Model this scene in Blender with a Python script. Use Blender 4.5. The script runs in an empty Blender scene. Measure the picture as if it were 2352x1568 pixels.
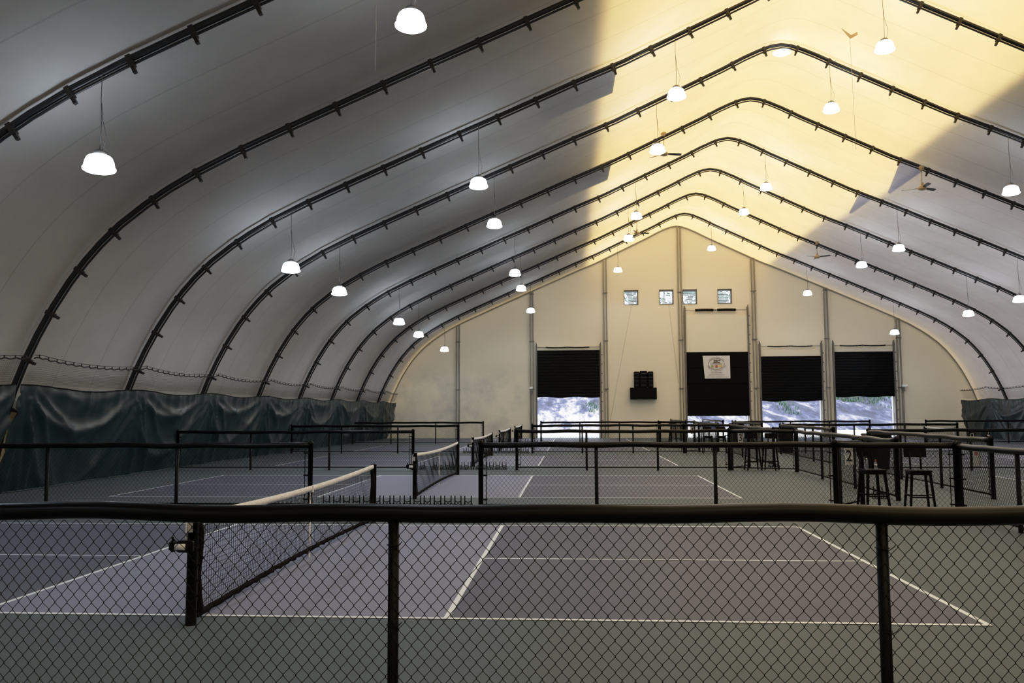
import bpy, math, random
from mathutils import Vector, Matrix

random.seed(7)
PI = math.pi
COL = bpy.context.scene.collection
SC = bpy.context.scene

# ------------------------------------------------------------------ materials
MATS = {}
def nd(nt, t, **kw):
    n = nt.nodes.new(t)
    for k, v in kw.items():
        setattr(n, k, v)
    return n
def principled(name, col, rough=.5, metal=0., spec=.5, noise=0., nscale=5., noise_detail=4., bump=0., bscale=40., coat=0.):
    m = bpy.data.materials.new(name); m.use_nodes = True
    nt = m.node_tree; b = nt.nodes['Principled BSDF']
    b.inputs['Base Color'].default_value = (*col, 1)
    b.inputs['Roughness'].default_value = rough
    b.inputs['Metallic'].default_value = metal
    b.inputs['Specular IOR Level'].default_value = spec
    b.inputs['Coat Weight'].default_value = coat
    tc = nd(nt, 'ShaderNodeTexCoord')
    if noise > 0:
        n = nd(nt, 'ShaderNodeTexNoise'); n.inputs['Scale'].default_value = nscale; n.inputs['Detail'].default_value = noise_detail
        nt.links.new(tc.outputs['Object'], n.inputs['Vector'])
        mx = nd(nt, 'ShaderNodeMix', data_type='RGBA')
        mx.inputs[6].default_value = (*[c*(1-noise) for c in col], 1)
        mx.inputs[7].default_value = (*[min(1, c*(1+noise)) for c in col], 1)
        nt.links.new(n.outputs['Fac'], mx.inputs[0]); nt.links.new(mx.outputs[2], b.inputs['Base Color'])
    if bump > 0:
        n2 = nd(nt, 'ShaderNodeTexNoise'); n2.inputs['Scale'].default_value = bscale; n2.inputs['Detail'].default_value = 3
        nt.links.new(tc.outputs['Object'], n2.inputs['Vector'])
        bp = nd(nt, 'ShaderNodeBump'); bp.inputs['Strength'].default_value = bump; bp.inputs['Distance'].default_value = .02
        nt.links.new(n2.outputs['Fac'], bp.inputs['Height']); nt.links.new(bp.outputs['Normal'], b.inputs['Normal'])
    MATS[name] = m
    return m
def emission(name, col, s):
    m = bpy.data.materials.new(name); m.use_nodes = True
    nt = m.node_tree; nt.nodes.clear()
    e = nd(nt, 'ShaderNodeEmission'); e.inputs[0].default_value = (*col, 1); e.inputs[1].default_value = s
    o = nd(nt, 'ShaderNodeOutputMaterial'); nt.links.new(e.outputs[0], o.inputs[0])
    MATS[name] = m
    return m

M = MATS
principled('floor_green', (.094, .118, .134), .62, noise=.10, nscale=.7, noise_detail=6, spec=.25)
principled('floor_kitchen', (.232, .246, .355), .60, noise=.07, nscale=.8, noise_detail=6, spec=.25)
principled('floor_service', (.104, .112, .160), .60, noise=.07, nscale=.8, noise_detail=6, spec=.25)
principled('floor_line', (.84, .91, 1.0), .6, noise=.03, nscale=4)
principled('black_plastic', (.003, .0028, .003), .33, spec=.16, noise=.3, nscale=3)
principled('black_post', (.003, .0027, .0027), .42, spec=.12, noise=.3, nscale=6)
principled('black_wire', (.004, .004, .004), .6, spec=.15, noise=.2, nscale=20)
principled('black_matte', (.005, .005, .0055), .75, spec=.15, noise=.3, nscale=5)
principled('net_cord', (.010, .010, .011), .8, spec=.1, noise=.3, nscale=10)
principled('net_hem', (.009, .008, .008), .9, spec=.05, noise=.5, nscale=14, bump=.6, bscale=30)
principled('net_tape', (.84, .84, .85), .75, noise=.14, nscale=9, bump=1., bscale=14)
principled('white_paint', (.80, .80, .80), .5, noise=.05, nscale=8)
principled('rib_steel', (.035, .036, .040), .38, metal=.6, noise=.25, nscale=4)
principled('rib_bracket', (.030, .027, .025), .5, metal=.3, noise=.25, nscale=20)
principled('galvanised', (.20, .20, .20), .45, metal=.7, noise=.25, nscale=7)
principled('wall_post', (.27, .25, .215), .6, noise=.2, nscale=3)
principled('track_steel', (.16, .15, .14), .5, metal=.5, noise=.3, nscale=5)
principled('curtain_vinyl', (.0075, .022, .025), .40, spec=.45, noise=.2, nscale=1.2)
principled('curtain_hem', (.02, .07, .075), .5, noise=.2, nscale=6)
principled('shutter_black', (.0018, .0018, .002), .40, spec=.10, noise=.4, nscale=5, bump=.9, bscale=7)
principled('panel_black', (.002, .002, .0022), .5, spec=.08, noise=.3, nscale=3)
principled('header_cream', (.82, .77, .62), .7, noise=.04, nscale=1)
principled('fan_beige', (.50, .36, .18), .45, noise=.15, nscale=8)
principled('fan_blade', (.10, .09, .085), .55, noise=.15, nscale=8)
principled('frame_dark', (.10, .095, .085), .5, noise=.2, nscale=8)
principled('speaker_black', (.002, .002, .0022), .55, spec=.10, noise=.3, nscale=8)
principled('stool_black', (.0025, .0024, .0024), .55, spec=.08, noise=.3, nscale=7)
principled('sign_white', (.95, .95, .96), .6, noise=.04, nscale=8)
principled('banner_white', (.74, .72, .72), .6, noise=.05, nscale=2, bump=.2, bscale=3)
principled('ink_black', (.012, .012, .012), .6, noise=.1, nscale=8)
principled('ink_grey', (.07, .07, .07), .6, noise=.1, nscale=8)
principled('ball_green', (.35, .42, .08), .6, noise=.3, nscale=3)
principled('ball_red', (.55, .10, .04), .6, noise=.3, nscale=3)
principled('ball_yellow', (.62, .45, .08), .6, noise=.3, nscale=3)
principled('cap_orange', (.85, .16, .04), .4, noise=.1, nscale=20)
principled('label_pale', (.62, .60, .58), .5, noise=.3, nscale=60)
principled('paper_notice', (.45, .44, .40), .7, noise=.25, nscale=30)
principled('notice_red', (.40, .10, .10), .7, noise=.2, nscale=30)
principled('cord_pale', (.45, .43, .40), .7, noise=.1, nscale=10)
principled('cord_dark', (.10, .10, .10), .7, noise=.1, nscale=10)
principled('rope_black', (.012, .011, .011), .8, noise=.3, nscale=12)
principled('bin_black', (.004, .004, .0045), .55, spec=.2, noise=.3, nscale=4)
principled('pavement', (.72, .71, .70), .8, noise=.08, nscale=.6)
principled('weed_green', (.018, .065, .018), .6, noise=.4, nscale=3)
principled('leaf_green', (.025, .085, .055), .6, noise=.7, nscale=.7)
principled('trunk_brown', (.12, .09, .06), .8, noise=.4, nscale=6)
principled('cover_grey', (.25, .25, .25), .8, noise=.05, nscale=1)
def leak_cover(name, k):  # unseen cover made translucent blue to brighten the right roof slope
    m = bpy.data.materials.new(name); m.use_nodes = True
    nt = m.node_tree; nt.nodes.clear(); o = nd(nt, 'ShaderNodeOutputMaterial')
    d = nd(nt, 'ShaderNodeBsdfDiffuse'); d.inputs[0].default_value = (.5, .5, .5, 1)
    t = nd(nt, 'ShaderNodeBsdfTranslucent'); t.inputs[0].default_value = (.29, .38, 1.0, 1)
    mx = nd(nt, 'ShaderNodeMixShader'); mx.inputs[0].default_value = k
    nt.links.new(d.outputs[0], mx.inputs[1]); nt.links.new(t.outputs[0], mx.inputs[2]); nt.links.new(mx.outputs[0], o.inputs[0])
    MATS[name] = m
leak_cover('cover_leak', .44); leak_cover('cover_half_leak', .17)
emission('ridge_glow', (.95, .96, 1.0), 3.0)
emission('lamp_glow', (.82, .90, 1.0), 32.0)

def clear_plastic():
    m = bpy.data.materials.new('clear_plastic'); m.use_nodes = True
    nt = m.node_tree; b = nt.nodes['Principled BSDF']
    b.inputs['Base Color'].default_value = (.9, .93, .95, 1); b.inputs['Roughness'].default_value = .08
    b.inputs['Transmission Weight'].default_value = .9; b.inputs['IOR'].default_value = 1.33
    MATS['clear_plastic'] = m
clear_plastic()

def liner():
    # fabric liner: grey white from inside, lets daylight through where no opaque cover lies above it
    m = bpy.data.materials.new('liner_fabric'); m.use_nodes = True
    nt = m.node_tree; nt.nodes.clear()
    o = nd(nt, 'ShaderNodeOutputMaterial')
    tc = nd(nt, 'ShaderNodeTexCoord')
    sep = nd(nt, 'ShaderNodeSeparateXYZ'); nt.links.new(tc.outputs['Object'], sep.inputs[0])
    # welded seams every third of a bay
    a = nd(nt, 'ShaderNodeMath', operation='ADD'); a.inputs[1].default_value = 100*SEAM + .55
    nt.links.new(sep.outputs['Y'], a.inputs[0])
    f = nd(nt, 'ShaderNodeMath', operation='MODULO'); f.inputs[1].default_value = SEAM
    nt.links.new(a.outputs[0], f.inputs[0])
    lt = nd(nt, 'ShaderNodeMath', operation='LESS_THAN'); lt.inputs[1].default_value = .045
    nt.links.new(f.outputs[0], lt.inputs[0])
    # soft dirt and wear
    n = nd(nt, 'ShaderNodeTexNoise'); n.inputs['Scale'].default_value = .55; n.inputs['Detail'].default_value = 7; n.inputs['Roughness'].default_value = .65
    nt.links.new(tc.outputs['Object'], n.inputs['Vector'])
    r = nd(nt, 'ShaderNodeMapRange'); r.inputs[1].default_value = .25; r.inputs[2].default_value = .75; r.inputs[3].default_value = .88; r.inputs[4].default_value = 1.06
    nt.links.new(n.outputs['Fac'], r.inputs[0])
    s1 = nd(nt, 'ShaderNodeMath', operation='MULTIPLY'); s1.inputs[1].default_value = -.14
    nt.links.new(lt.outputs[0], s1.inputs[0])
    s2 = nd(nt, 'ShaderNodeMath', operation='ADD'); nt.links.new(s1.outputs[0], s2.inputs[0]); nt.links.new(r.outputs[0], s2.inputs[1])
    def scaled(col):
        v = nd(nt, 'ShaderNodeVectorMath', operation='SCALE'); v.inputs[0].default_value = col
        nt.links.new(s2.outputs[0], v.inputs['Scale']); return v.outputs[0]
    d = nd(nt, 'ShaderNodeBsdfDiffuse'); nt.links.new(scaled((.63, .64, .64)), d.inputs[0])
    t = nd(nt, 'ShaderNodeBsdfTranslucent'); nt.links.new(scaled((1.0, .665, .245)), t.inputs[0])
    mx = nd(nt, 'ShaderNodeMixShader'); mx.inputs[0].default_value = .30
    nt.links.new(d.outputs[0], mx.inputs[1]); nt.links.new(t.outputs[0], mx.inputs[2])
    nt.links.new(mx.outputs[0], o.inputs[0])
    MATS['liner'] = m
SEAM = 4.925/3
liner()

def wall_fabric():
    m = principled('wall_fabric', (.80, .72, .55), .75)
    nt = m.node_tree; b = nt.nodes['Principled BSDF']; tc = [x for x in nt.nodes if x.type == 'TEX_COORD'][0]
    sep = nd(nt, 'ShaderNodeSeparateXYZ'); nt.links.new(tc.outputs['Object'], sep.inputs[0])
    n = nd(nt, 'ShaderNodeTexNoise'); n.inputs['Scale'].default_value = .45; n.inputs['Detail'].default_value = 8; n.inputs['Roughness'].default_value = .65
    nt.links.new(tc.outputs['Object'], n.inputs['Vector'])
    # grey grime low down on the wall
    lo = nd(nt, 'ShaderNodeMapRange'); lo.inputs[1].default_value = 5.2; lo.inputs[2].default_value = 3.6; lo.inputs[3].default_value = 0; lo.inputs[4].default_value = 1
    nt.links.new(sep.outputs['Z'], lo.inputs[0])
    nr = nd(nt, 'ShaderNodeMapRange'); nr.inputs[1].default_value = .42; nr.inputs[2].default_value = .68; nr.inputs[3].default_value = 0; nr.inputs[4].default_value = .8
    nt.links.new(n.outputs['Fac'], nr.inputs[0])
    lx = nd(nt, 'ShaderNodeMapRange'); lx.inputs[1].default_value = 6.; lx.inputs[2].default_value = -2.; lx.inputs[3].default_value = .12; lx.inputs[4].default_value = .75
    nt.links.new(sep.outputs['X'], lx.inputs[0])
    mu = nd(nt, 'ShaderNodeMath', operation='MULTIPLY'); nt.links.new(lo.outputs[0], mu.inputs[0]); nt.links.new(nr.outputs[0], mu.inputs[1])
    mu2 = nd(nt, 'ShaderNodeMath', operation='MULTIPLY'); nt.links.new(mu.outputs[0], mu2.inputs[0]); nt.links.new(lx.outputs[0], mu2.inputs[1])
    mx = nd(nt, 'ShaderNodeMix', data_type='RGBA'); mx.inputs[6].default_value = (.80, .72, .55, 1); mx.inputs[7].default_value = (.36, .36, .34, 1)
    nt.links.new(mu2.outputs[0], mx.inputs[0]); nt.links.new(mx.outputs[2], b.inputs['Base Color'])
    t = nd(nt, 'ShaderNodeBsdfTranslucent'); t.inputs[0].default_value = (1, .90, .70, 1)
    ms = nd(nt, 'ShaderNodeMixShader'); ms.inputs[0].default_value = .02
    out = [x for x in nt.nodes if x.type == 'OUTPUT_MATERIAL'][0]
    nt.links.new(b.outputs[0], ms.inputs[1]); nt.links.new(t.outputs[0], ms.inputs[2]); nt.links.new(ms.outputs[0], out.inputs[0])
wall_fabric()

def embank():  # sun patches and tree shade are painted into the colour as noise
    m = principled('embankment_dapple', (.3, .3, .4), .9)
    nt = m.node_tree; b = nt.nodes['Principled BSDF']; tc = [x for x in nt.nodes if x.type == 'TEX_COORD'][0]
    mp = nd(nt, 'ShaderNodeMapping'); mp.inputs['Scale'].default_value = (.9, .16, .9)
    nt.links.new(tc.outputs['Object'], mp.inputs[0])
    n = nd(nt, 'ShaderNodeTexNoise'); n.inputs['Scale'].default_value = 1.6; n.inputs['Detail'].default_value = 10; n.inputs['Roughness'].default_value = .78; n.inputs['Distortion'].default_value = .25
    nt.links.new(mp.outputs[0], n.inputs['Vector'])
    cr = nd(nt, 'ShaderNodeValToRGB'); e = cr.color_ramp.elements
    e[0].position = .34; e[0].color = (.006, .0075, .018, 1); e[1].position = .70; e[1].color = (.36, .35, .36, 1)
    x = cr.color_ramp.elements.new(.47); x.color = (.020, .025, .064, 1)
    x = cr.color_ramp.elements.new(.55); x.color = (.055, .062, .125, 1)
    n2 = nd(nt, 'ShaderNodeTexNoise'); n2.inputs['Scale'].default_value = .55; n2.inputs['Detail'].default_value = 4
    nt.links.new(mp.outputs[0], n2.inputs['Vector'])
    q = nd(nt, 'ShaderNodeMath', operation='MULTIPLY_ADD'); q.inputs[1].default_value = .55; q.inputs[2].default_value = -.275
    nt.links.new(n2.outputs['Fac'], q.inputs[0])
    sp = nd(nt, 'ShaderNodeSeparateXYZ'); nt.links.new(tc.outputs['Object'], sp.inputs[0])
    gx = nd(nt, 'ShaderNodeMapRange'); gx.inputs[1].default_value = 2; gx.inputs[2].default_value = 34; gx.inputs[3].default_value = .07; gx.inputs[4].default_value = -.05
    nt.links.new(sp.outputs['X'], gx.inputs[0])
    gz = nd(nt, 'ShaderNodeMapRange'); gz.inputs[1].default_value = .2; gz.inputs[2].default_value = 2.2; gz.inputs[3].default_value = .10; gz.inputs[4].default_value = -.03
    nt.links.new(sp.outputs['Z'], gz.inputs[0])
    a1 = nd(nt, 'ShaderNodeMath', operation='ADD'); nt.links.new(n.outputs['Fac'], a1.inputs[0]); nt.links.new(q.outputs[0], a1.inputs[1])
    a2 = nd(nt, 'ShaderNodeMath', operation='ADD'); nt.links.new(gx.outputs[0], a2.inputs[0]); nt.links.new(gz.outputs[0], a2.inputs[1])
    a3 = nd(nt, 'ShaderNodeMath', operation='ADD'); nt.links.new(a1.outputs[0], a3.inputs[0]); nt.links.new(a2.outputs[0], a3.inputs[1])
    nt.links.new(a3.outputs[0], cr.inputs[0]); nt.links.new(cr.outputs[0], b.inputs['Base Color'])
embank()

def blind():
    m = bpy.data.materials.new('blind_slat'); m.use_nodes = True
    nt = m.node_tree; nt.nodes.clear()
    o = nd(nt, 'ShaderNodeOutputMaterial')
    d = nd(nt, 'ShaderNodeBsdfDiffuse'); d.inputs[0].default_value = (.8, .82, .85, 1)
    t = nd(nt, 'ShaderNodeBsdfTranslucent'); t.inputs[0].default_value = (.85, .92, 1, 1)
    mx = nd(nt, 'ShaderNodeMixShader'); mx.inputs[0].default_value = .35
    nt.links.new(d.outputs[0], mx.inputs[1]); nt.links.new(t.outputs[0], mx.inputs[2]); nt.links.new(mx.outputs[0], o.inputs[0])
    MATS['blind_slat'] = m
blind()

# ------------------------------------------------------------------ mesh building
class MB:
    def __init__(s): s.v = []; s.f = []; s.m = []; s.mats = []; s.smooth = []
    def mi(s, name):
        if name not in s.mats: s.mats.append(name)
        return s.mats.index(name)
    def poly(s, pts, mat, smooth=False):
        b = len(s.v); s.v += [tuple(p) for p in pts]; s.f.append(tuple(range(b, b+len(pts)))); s.m.append(s.mi(mat)); s.smooth.append(smooth)
    def add(s, vs, fs, mat, smooth=False):
        b = len(s.v); s.v += [tuple(p) for p in vs]; k = s.mi(mat)
        for f in fs: s.f.append(tuple(b+i for i in f)); s.m.append(k); s.smooth.append(smooth)
    def box(s, a, b, mat, mtx=None):
        x0, y0, z0 = a; x1, y1, z1 = b
        vs = [(x0,y0,z0),(x1,y0,z0),(x1,y1,z0),(x0,y1,z0),(x0,y0,z1),(x1,y0,z1),(x1,y1,z1),(x0,y1,z1)]
        if mtx is not None: vs = [mtx @ Vector(p) for p in vs]
        s.add(vs, [(3,2,1,0),(4,5,6,7),(0,1,5,4),(1,2,6,5),(2,3,7,6),(3,0,4,7)], mat)
    def bev(s, a, b, r, mat, mtx=None):
        """box with its vertical and horizontal edges chamfered"""
        x0, y0, z0 = a; x1, y1, z1 = b
        rings = []
        for z, k in ((z0, r), (z0+r, 0), (z1-r, 0), (z1, r)):
            X0, X1, Y0, Y1 = x0+k, x1-k, y0+k, y1-k
            rings.append([(X0+r,Y0,z),(X1-r,Y0,z),(X1,Y0+r,z),(X1,Y1-r,z),(X1-r,Y1,z),(X0+r,Y1,z),(X0,Y1-r,z),(X0,Y0+r,z)])
        vs = [p for q in rings for p in q]
        if mtx is not None: vs = [mtx @ Vector(p) for p in vs]
        fs = [tuple(reversed(range(8))), tuple(range(24, 32))]
        for i in range(3):
            for j in range(8): fs.append((i*8+j, i*8+(j+1)%8, i*8+8+(j+1)%8, i*8+8+j))
        s.add(vs, fs, mat)
    def tube(s, pts, r, mat, n=8, cap=True, smooth=True):
        pts = [Vector(p) for p in pts]; rr = r if isinstance(r, (list, tuple)) else [r]*len(pts)
        vs = []; prev = None
        for i, p in enumerate(pts):
            t = (pts[min(i+1, len(pts)-1)] - pts[max(i-1, 0)]); t.normalize()
            if prev is None:
                up = Vector((0,0,1)) if abs(t.z) < .9 else Vector((1,0,0))
                u = t.cross(up).normalized()
            else:
                u = (prev - t*prev.dot(t)).normalized()
            w = t.cross(u); prev = u
            for k in range(n):
                a = 2*PI*(k+.5)/n; vs.append(p + (u*math.cos(a) + w*math.sin(a))*rr[i])
        fs = []
        for i in range(len(pts)-1):
            for k in range(n): fs.append((i*n+k, i*n+(k+1)%n, (i+1)*n+(k+1)%n, (i+1)*n+k))
        if cap: fs += [tuple(reversed(range(n))), tuple(range((len(pts)-1)*n, len(pts)*n))]
        s.add(vs, fs, mat, smooth)
    def lathe(s, prof, mat, n=20, c=(0,0,0), smooth=True):
        vs = []; fs = []
        for r, z in prof:
            for k in range(n):
                a = 2*PI*k/n; vs.append((c[0]+r*math.cos(a), c[1]+r*math.sin(a), c[2]+z))
        for i in range(len(prof)-1):
            for k in range(n): fs.append((i*n+k, i*n+(k+1)%n, (i+1)*n+(k+1)%n, (i+1)*n+k))
        s.add(vs, fs, mat, smooth)
    def mesh(s, name):
        me = bpy.data.meshes.new(name); me.from_pydata([tuple(p) for p in s.v], [], s.f)
        for k in s.mats: me.materials.append(MATS[k])
        me.polygons.foreach_set('material_index', s.m); me.polygons.foreach_set('use_smooth', s.smooth)
        me.update(); return me
    def build(s, name, parent=None, loc=None, rot=None):
        return ob(name, s.mesh(name), parent, loc, rot)

def ob(name, me, parent=None, loc=None, rot=None):
    o = bpy.data.objects.new(name, me); COL.objects.link(o)
    if parent is not None: o.parent = parent
    if loc is not None: o.location = loc
    if rot is not None: o.rotation_euler = rot
    return o
def empty(name, loc=(0,0,0), rz=0.):
    o = bpy.data.objects.new(name, None); COL.objects.link(o); o.location = loc; o.rotation_euler = (0,0,rz); o.empty_display_size = .2
    return o
def tag(o, label, cat, group=None, kind=None):
    o['label'] = label; o['category'] = cat
    if group: o['group'] = group
    if kind: o['kind'] = kind
    return o
def struct(o, label=None):
    o['kind'] = 'structure'
    if label: o['label'] = label
    return o
def dup(root, loc=None, rz=None):
    kids = [c for c in bpy.data.objects if c.parent == root]
    r = root.copy(); COL.objects.link(r)
    if loc is not None: r.location = loc
    if rz is not None: r.rotation_euler = (0,0,rz)
    for ch in kids:
        g = [c for c in bpy.data.objects if c.parent == ch]
        c = ch.copy(); COL.objects.link(c); c.parent = r
        for q in g:
            d = q.copy(); COL.objects.link(d); d.parent = c
    return r

def text_geo(body, size, shear=0., bold=0.):
    cu = bpy.data.curves.new('t', 'FONT'); cu.body = body; cu.size = size; cu.align_x = 'CENTER'; cu.align_y = 'CENTER'; cu.shear = shear; cu.offset = bold
    cu.resolution_u = 3
    o = bpy.data.objects.new('t', cu); COL.objects.link(o)
    dg = bpy.context.evaluated_depsgraph_get(); dg.update()
    me = bpy.data.meshes.new_from_object(o.evaluated_get(dg))
    vs = [v.co.copy() for v in me.vertices]; fs = [tuple(p.vertices) for p in me.polygons]
    bpy.data.objects.remove(o); bpy.data.curves.remove(cu); bpy.data.meshes.remove(me)
    return vs, fs
def add_text(mb, body, size, cx, cz, mat, y=0., ang=0., shear=0., bold=0., xs=1.):
    """text standing in the XZ plane, read from -Y"""
    vs, fs = text_geo(body, size, shear, bold)
    ca, sa = math.cos(ang), math.sin(ang)
    out = []
    for v in vs:
        x, z = v.x*xs, v.y
        out.append((cx + x*ca - z*sa, y, cz + x*sa + z*ca))
    mb.add(out, fs, mat)

# ------------------------------------------------------------------ camera
CAM = Vector((3.2376, -7.5101, 1.7938)); yaw, pit, rol, fpx = -.0690, .0812, -.0042, 1963.23
fw = Vector((math.sin(yaw)*math.cos(pit), math.cos(yaw)*math.cos(pit), math.sin(pit)))
r0 = Vector((math.cos(yaw), -math.sin(yaw), 0)); u0 = r0.cross(fw)
rr_ = math.cos(rol)*r0 + math.sin(rol)*u0; uu_ = -math.sin(rol)*r0 + math.cos(rol)*u0
cd = bpy.data.cameras.new('camera'); cam = bpy.data.objects.new('camera', cd); COL.objects.link(cam)
cam.matrix_world = Matrix(((rr_.x, uu_.x, -fw.x, CAM.x), (rr_.y, uu_.y, -fw.y, CAM.y), (rr_.z, uu_.z, -fw.z, CAM.z), (0,0,0,1)))
cd.sensor_fit = 'HORIZONTAL'; cd.sensor_width = 36.; cd.lens = fpx*36/2352; cd.clip_start = .05; cd.clip_end = 600
SC.camera = cam

# ------------------------------------------------------------------ layout
PITCH = 10.4
COURT_Y = [PITCH*i for i in range(5)]           # near sideline of each court
NETX = (0., 21.17)
FY = [8.3, 18.7, 29.1, 39.5]                    # fence rows between the courts
YEND, YBACK = 49.6, -17.
XC = 10.35
RIBY = [45.41, 40.48, 35.56, 30.63, 25.71, 20.78, 15.85, 10.93, 6.0, 1.08, -3.85, -8.77, -13.7]
def lscale(y): return 1.0 if y < 20 else 1.0 - .026*(y-20)/30
RS = .955
PROF = [(0, 13.98), (.35, 13.93), (.75, 13.79), (1.25, 13.57), (1.96, 13.07+.14), (5.55, 11.54), (7.05, 10.93), (8.81, 10.18), (11.06, 9.23), (13.4, 8.22), (14.6, 7.69), (15.5, 7.25), (16.2, 6.85), (16.7, 6.52), (17.3, 6.06), (17.75, 5.62), (18.1, 5.22), (18.45, 4.75), (18.8, 4.2), (19.15, 3.55), (19.45, 2.9), (19.68, 2.3), (19.9, 1.5), (20.02, .8), (20.08, 0)]
def px_(dx, y): return XC - dx*lscale(y) if dx >= 0 else XC - dx*RS     # dx>0 = left side
def offprof(d):
    """profile pushed outward by d along its normal"""
    out = []
    n = len(PROF)
    for i, (x, z) in enumerate(PROF):
        a = PROF[max(i-1,0)]; b = PROF[min(i+1,n-1)]
        t = Vector((b[0]-a[0], b[1]-a[1])); t.normalize()
        nx, nz = -t.y, t.x
        if i == 0: nx, nz = 0, 1
        out.append((max(0, x+nx*d) if i else 0, z+nz*d if i < n-1 else 0))
    return out
def profz(P, dx):
    dx = abs(dx)
    for (a, za), (b, zb) in zip(P, P[1:]):
        if a <= dx <= b: return za + (zb-za)*(dx-a)/max(1e-6, b-a)
    return 0
MEMB = offprof(.16)

# ---- floor with the painted courts
mb = MB()
mb.poly([(-10.2,YBACK,0),(31,YBACK,0),(31,YEND+.3,0),(-10.2,YEND+.3,0)], 'floor_green')
def rect(x0, x1, y0, y1, z, mat): mb.poly([(x0,y0,z),(x1,y0,z),(x1,y1,z),(x0,y1,z)], mat)
for nx in NETX:
    for y in COURT_Y:
        W_ = 6.096; L_ = 6.705; K_ = 2.134; h = .0508/2
        rect(nx-L_, nx-K_, y, y+W_, .003, 'floor_service'); rect(nx+K_, nx+L_, y, y+W_, .003, 'floor_service')
        rect(nx-K_, nx+K_, y, y+W_, .003, 'floor_kitchen')
        z = .005
        for yy in (y+h, y+W_-h): rect(nx-L_, nx+L_, yy-h, yy+h, z, 'floor_line')
        for sx in (-1, 1):
            xb = nx+sx*(L_-h); rect(xb-h, xb+h, y, y+W_, z+.001, 'floor_line')
            xk = nx+sx*K_; rect(xk-h, xk+h, y, y+W_, z+.001, 'floor_line')
            x0, x1 = sorted((nx+sx*K_, nx+sx*L_)); rect(x0, x1, y+W_/2-h*.8, y+W_/2+h*.8, z+.002, 'floor_line')
struct(mb.build('floor'), 'green floor with grey pickleball courts and white lines')

# ---- liner (ceiling and side walls in one sweep of fabric)
mb = MB(); ys = [YBACK] + [y for y in sorted(RIBY)] + [YEND]
ysf = []
for a, b in zip(ys, ys[1:]):
    k = 3
    ysf += [a+(b-a)*i/k for i in range(k)]
ysf.append(YEND)
P2 = list(reversed([(dx, z) for dx, z in MEMB])) + [(-dx, z) for dx, z in MEMB[1:]]
vs = []; fs = []
for y in ysf:
    for dx, z in P2: vs.append((px_(dx, y), y, z))
n = len(P2)
for i in range(len(ysf)-1):
    for j in range(n-1): fs.append((i*n+j, i*n+j+1, (i+1)*n+j+1, (i+1)*n+j))
mb.add(vs, fs, 'liner', True)
struct(mb.build('ceiling'), 'pitched fabric roof curving down into the side walls')

# ---- unseen outer cover, open along the ridge so that daylight reaches the liner there
mb = MB(); COVP = offprof(.95); LOWP = offprof(.19)
def cover_strip(side, y0, y1, e0, e1, P, mat='cover_grey'):
    r = []
    for y, e in ((y0, e0), (y1, e1)):
        row = [(e, profz(P, e))] + [(x, z) for x, z in P if x > e+.05]
        r.append([(px_(side*x, y), y, z) for x, z in row])
    k = min(len(r[0]), len(r[1]))
    for i in range(k-1): mb.poly([r[0][i], r[0][i+1], r[1][i+1], r[1][i]], mat)
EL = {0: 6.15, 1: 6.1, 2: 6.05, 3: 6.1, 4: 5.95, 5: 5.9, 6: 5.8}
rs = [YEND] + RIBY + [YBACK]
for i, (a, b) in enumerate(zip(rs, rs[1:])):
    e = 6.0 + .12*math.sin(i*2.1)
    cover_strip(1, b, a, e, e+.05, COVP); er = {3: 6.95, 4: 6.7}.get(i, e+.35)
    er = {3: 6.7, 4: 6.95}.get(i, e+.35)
    cover_strip(-1, b, a, er, er+.02, COVP, 'cover_leak' if i < 5 else ('cover_half_leak' if i == 5 else 'cover_grey'))
def shade_patch(side, y0, y1, e0, e1, w, mat='cover_grey'):  # low unseen pieces added to give the liner sharp shade edges
    pts = []
    for y, e in ((y0, e0), (y1, e1)):
        pts.append((px_(side*e, y), y, profz(LOWP, e)))
    for y, e in ((y1, (e1 if side < 0 else e1+w) + (.1 if side < 0 else 0)), (y0, (e1 if side < 0 else e0+w) + (.1 if side < 0 else 0))):
        pts.append((px_(side*e, y), y, profz(LOWP, e)))
    mb.poly(pts, mat)
shade_patch(1, 16.1, 18.5, 5.70, 5.74, 2.2); shade_patch(1, 26.0, 28.95, 5.42, 5.5, 2.4)
shade_patch(-1, 25.9, 29.9, 6.02, 6.95, .9, 'cover_leak'); shade_patch(-1, 30.9, 34.2, 6.1, 6.66, .6, 'cover_leak')
o = struct(mb.build('roof_cover'), 'unseen outer roof cover, open along the ridge, shaped for the daylight')

# ---- steel ribs, each its own thing
ORD = ['first','second','third','fourth','fifth','sixth','seventh','eighth','ninth','tenth','eleventh']
def arc_resample(P, step):
    out = []; acc = 0; d = [0]
    for a, b in zip(P, P[1:]): d.append(d[-1]+math.hypot(b[0]-a[0], b[1]-a[1]))
    s = step/2
    while s < d[-1]:
        for i in range(len(P)-1):
            if d[i] <= s <= d[i+1]:
                t = (s-d[i])/(d[i+1]-d[i]); a, b = P[i], P[i+1]
                tx, tz = b[0]-a[0], b[1]-a[1]; l = math.hypot(tx, tz)
                out.append((a[0]+(b[0]-a[0])*t, a[1]+(b[1]-a[1])*t, tx/l, tz/l)); break
        s += step
    return out
bk = MB()   # bracket: clamp around both chords with a stub below, local -Z = towards the hall
bk.box((-.045,-.062,-.15), (.045,.062,.06), 'rib_bracket'); bk.box((-.030,-.035,-.27), (.030,.035,-.14), 'rib_bracket')
BRK = bk.mesh('bracket')
INNER = offprof(-.105)
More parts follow.
